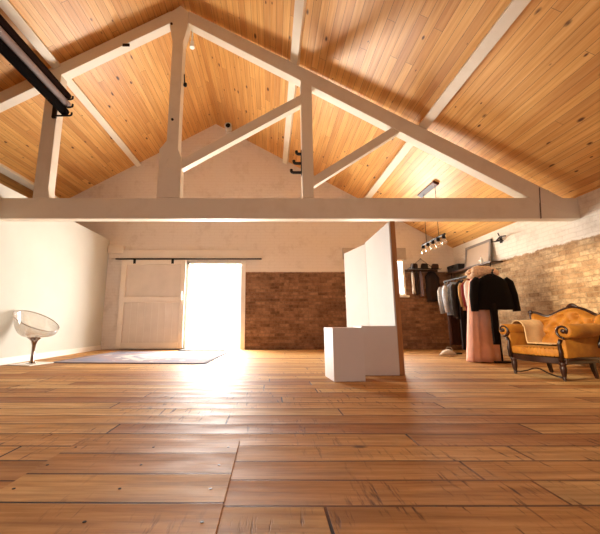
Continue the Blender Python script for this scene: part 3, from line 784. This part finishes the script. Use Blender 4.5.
garment('shirt', 'dark red top behind the white blouse on the rack', 'shirt', 5.57, .15, .56, cloth('red_cotton', '#74251f'), sleeve=.4, sr=.036, spread=.0)
garment('dress', 'long grey striped dress behind the pink gown', 'dress', 5.48, .14, 1.1, cloth('stripe_grey', '#5c504b', var=.5), folds=7)
garment('blouse', 'white lace blouse beside the big black jacket', 'blouse', 5.39, .19, .48, cloth('white_lace', '#ddd5cb'), sleeve=.40, sr=.05, spread=.01)
garment('gown', 'long pale pink chiffon gown sweeping to the floor from the rack', 'gown', 5.24, .13, 1.355, cloth('pink_chiffon', '#fac4b2', var=.08), hb=.27, th=.06, folds=6, amp=.24, flare_y=2.4, x=3.37)
garment('jacket', 'big black jacket at the front end of the rack', 'jacket', 5.08, .25, .56, cloth('black_puffer', '#15100e'), hb=.35, th=.10, sleeve=.50, sr=.06, spread=.08, x=3.50, amp=.07, collar=cloth('black_puffer_collar', '#211714'))
garment('scarf', 'dark scarf drooping below the hem of the big black jacket', 'scarf', 5.0, .055, .62, cloth('dark_jersey', '#1a120f'), th=.035, x=3.43, top=.90, hook=False)
# pink fur stole over the jacket shoulders
m = MB(); random.seed(3)
for i in range(170):
    t_ = random.random(); a_ = random.uniform(0, 2*PI)
    px = 3.22+.36*t_; pz = 1.375+.05*math.sin(t_*PI)
    r_ = .085
    m.ball((px, 5.13+r_*math.cos(a_)*.9, pz+r_*math.sin(a_)*.6), random.uniform(.03, .05), (1, 1, .9), 8, 6)
single(m, 'fur_stole', plain('peach_fur', '#f6d0b0', .95, var=.2, scale=40, bump=.6, sheen=.5), 'fluffy peach pink fur stole lying over the rack end', 'stole', smooth=True)
# white bag on the floor
m = MB()
rr = []
for i in range(10):
    t_ = i/9; k = math.sin(PI*(.08+.84*t_))
    rr.append([(3.26+(-.15+.30*t_), 6.1+.075*k*math.cos(q), .06*k+.055*k*math.sin(q)+.012) for q in [2*PI*j/16 for j in range(16)]])
o = thing('shoe_bag', 'white cloth bag slumped on the floor left of the rack', 'bag', (3.26, 6.1, 0))
part(m.rings(rr), 'body', plain('white_canvas', '#d5cbbb', .9, var=.1, bump=.3), o, smooth=True)
part(MB().tube([(3.21, 6.08, .12), (3.24, 6.07, .165), (3.31, 6.07, .16), (3.34, 6.08, .11)], .008, 8), 'strap', plain('beige_strap', '#b8a78f', .9), o, smooth=True)
for k, (x, y, rz) in enumerate(((3.62, 5.92, .2), (3.76, 5.9, .05))):
    o = thing('shoe', ('black shoe on the floor under the trousers, left of its pair' if k == 0 else 'black shoe on the floor under the trousers, right of its pair'), 'shoe', (x, y, 0), rz, group='black shoes under the rack')
    part(MB().box(-.04, .04, -.13, .13, 0, .02, .008), 'sole', M['iron'], o, local=True)
    part(MB().rings([[(.036*w_*math.cos(q), yy, .02+hh*max(0, math.sin(q))) for q in [2*PI*j/14 for j in range(14)]] for yy, w_, hh in ((-.13, .5, .02), (-.11, .9, .04), (-.04, 1, .06), (.04, .95, .085), (.11, .85, .09), (.13, .5, .08))]), 'upper', M['black'], o, local=True, smooth=True)

# ------------------------------------------------------------------ light
w = bpy.data.worlds.new('sky'); S.world = w; w.use_nodes = True
bg = w.node_tree.nodes['Background']; bg.inputs[0].default_value = (1, .97, .92, 1); bg.inputs[1].default_value = 1.5
def area(name, loc, rot, sx, sy, p, col):
    l = bpy.data.lights.new(name, 'AREA'); l.shape = 'RECTANGLE'; l.size = sx; l.size_y = sy; l.energy = p; l.color = col
    o = bpy.data.objects.new(name, l); COL.objects.link(o); o.location = loc; o.rotation_euler = rot; return o
area('door_daylight', ((DX0+DX1)/2, YB+.23, DZ/2), (-PI/2, 0, 0), DX1-DX0-.02, DZ-.02, 360, (1, .955, .89))
area('window_daylight', ((WX0+WX1)/2, YB+.2, (WZ0+WZ1)/2), (-PI/2, 0, 0), WX1-WX0-.1, WZ1-WZ0-.1, 130, (1, .92, .80))
area('front_fill', ((FX0+FX1)/2, YF-.15, (FZ0+FZ1)/2), (PI/2, 0, 0), FX1-FX0-.1, FZ1-FZ0-.1, 18, (.93, .96, 1))  # added fill lamp, brightens faces turned towards the camera
sl = bpy.data.lights.new('sun', 'SUN'); sl.energy = 4.6; sl.angle = math.radians(2.5); sl.color = (1, .82, .58)
so = bpy.data.objects.new('sun', sl); COL.objects.link(so)
e = math.radians(15)
sd = Vector((.9119*math.cos(e), .4104*math.cos(e), -math.sin(e)))
so.rotation_euler = sd.to_track_quat('-Z', 'Y').to_euler(); so.location = (-9, -4, 4)

# ------------------------------------------------------------------ camera
f = 323.0
cam = bpy.data.cameras.new('camera'); co = bpy.data.objects.new('camera', cam); COL.objects.link(co)
cam.sensor_fit = 'HORIZONTAL'; cam.sensor_width = 36; cam.lens = 36*f/600
cam.shift_x = 30/600; cam.clip_start = .05
co.location = (0, 0, .6); co.rotation_euler = (PI/2+math.atan(56/f), 0, 0)
S.camera = co
S.view_settings.view_transform = 'Standard'; S.view_settings.look = 'None'
S.view_settings.gamma = 1; S.view_settings.use_curve_mapping = False
S.view_settings.exposure = .26
S.cycles.use_denoising = True
S.cycles.max_bounces = 10; S.cycles.diffuse_bounces = 6; S.cycles.transparent_max_bounces = 12
S.cycles.caustics_reflective = False; S.cycles.caustics_refractive = False
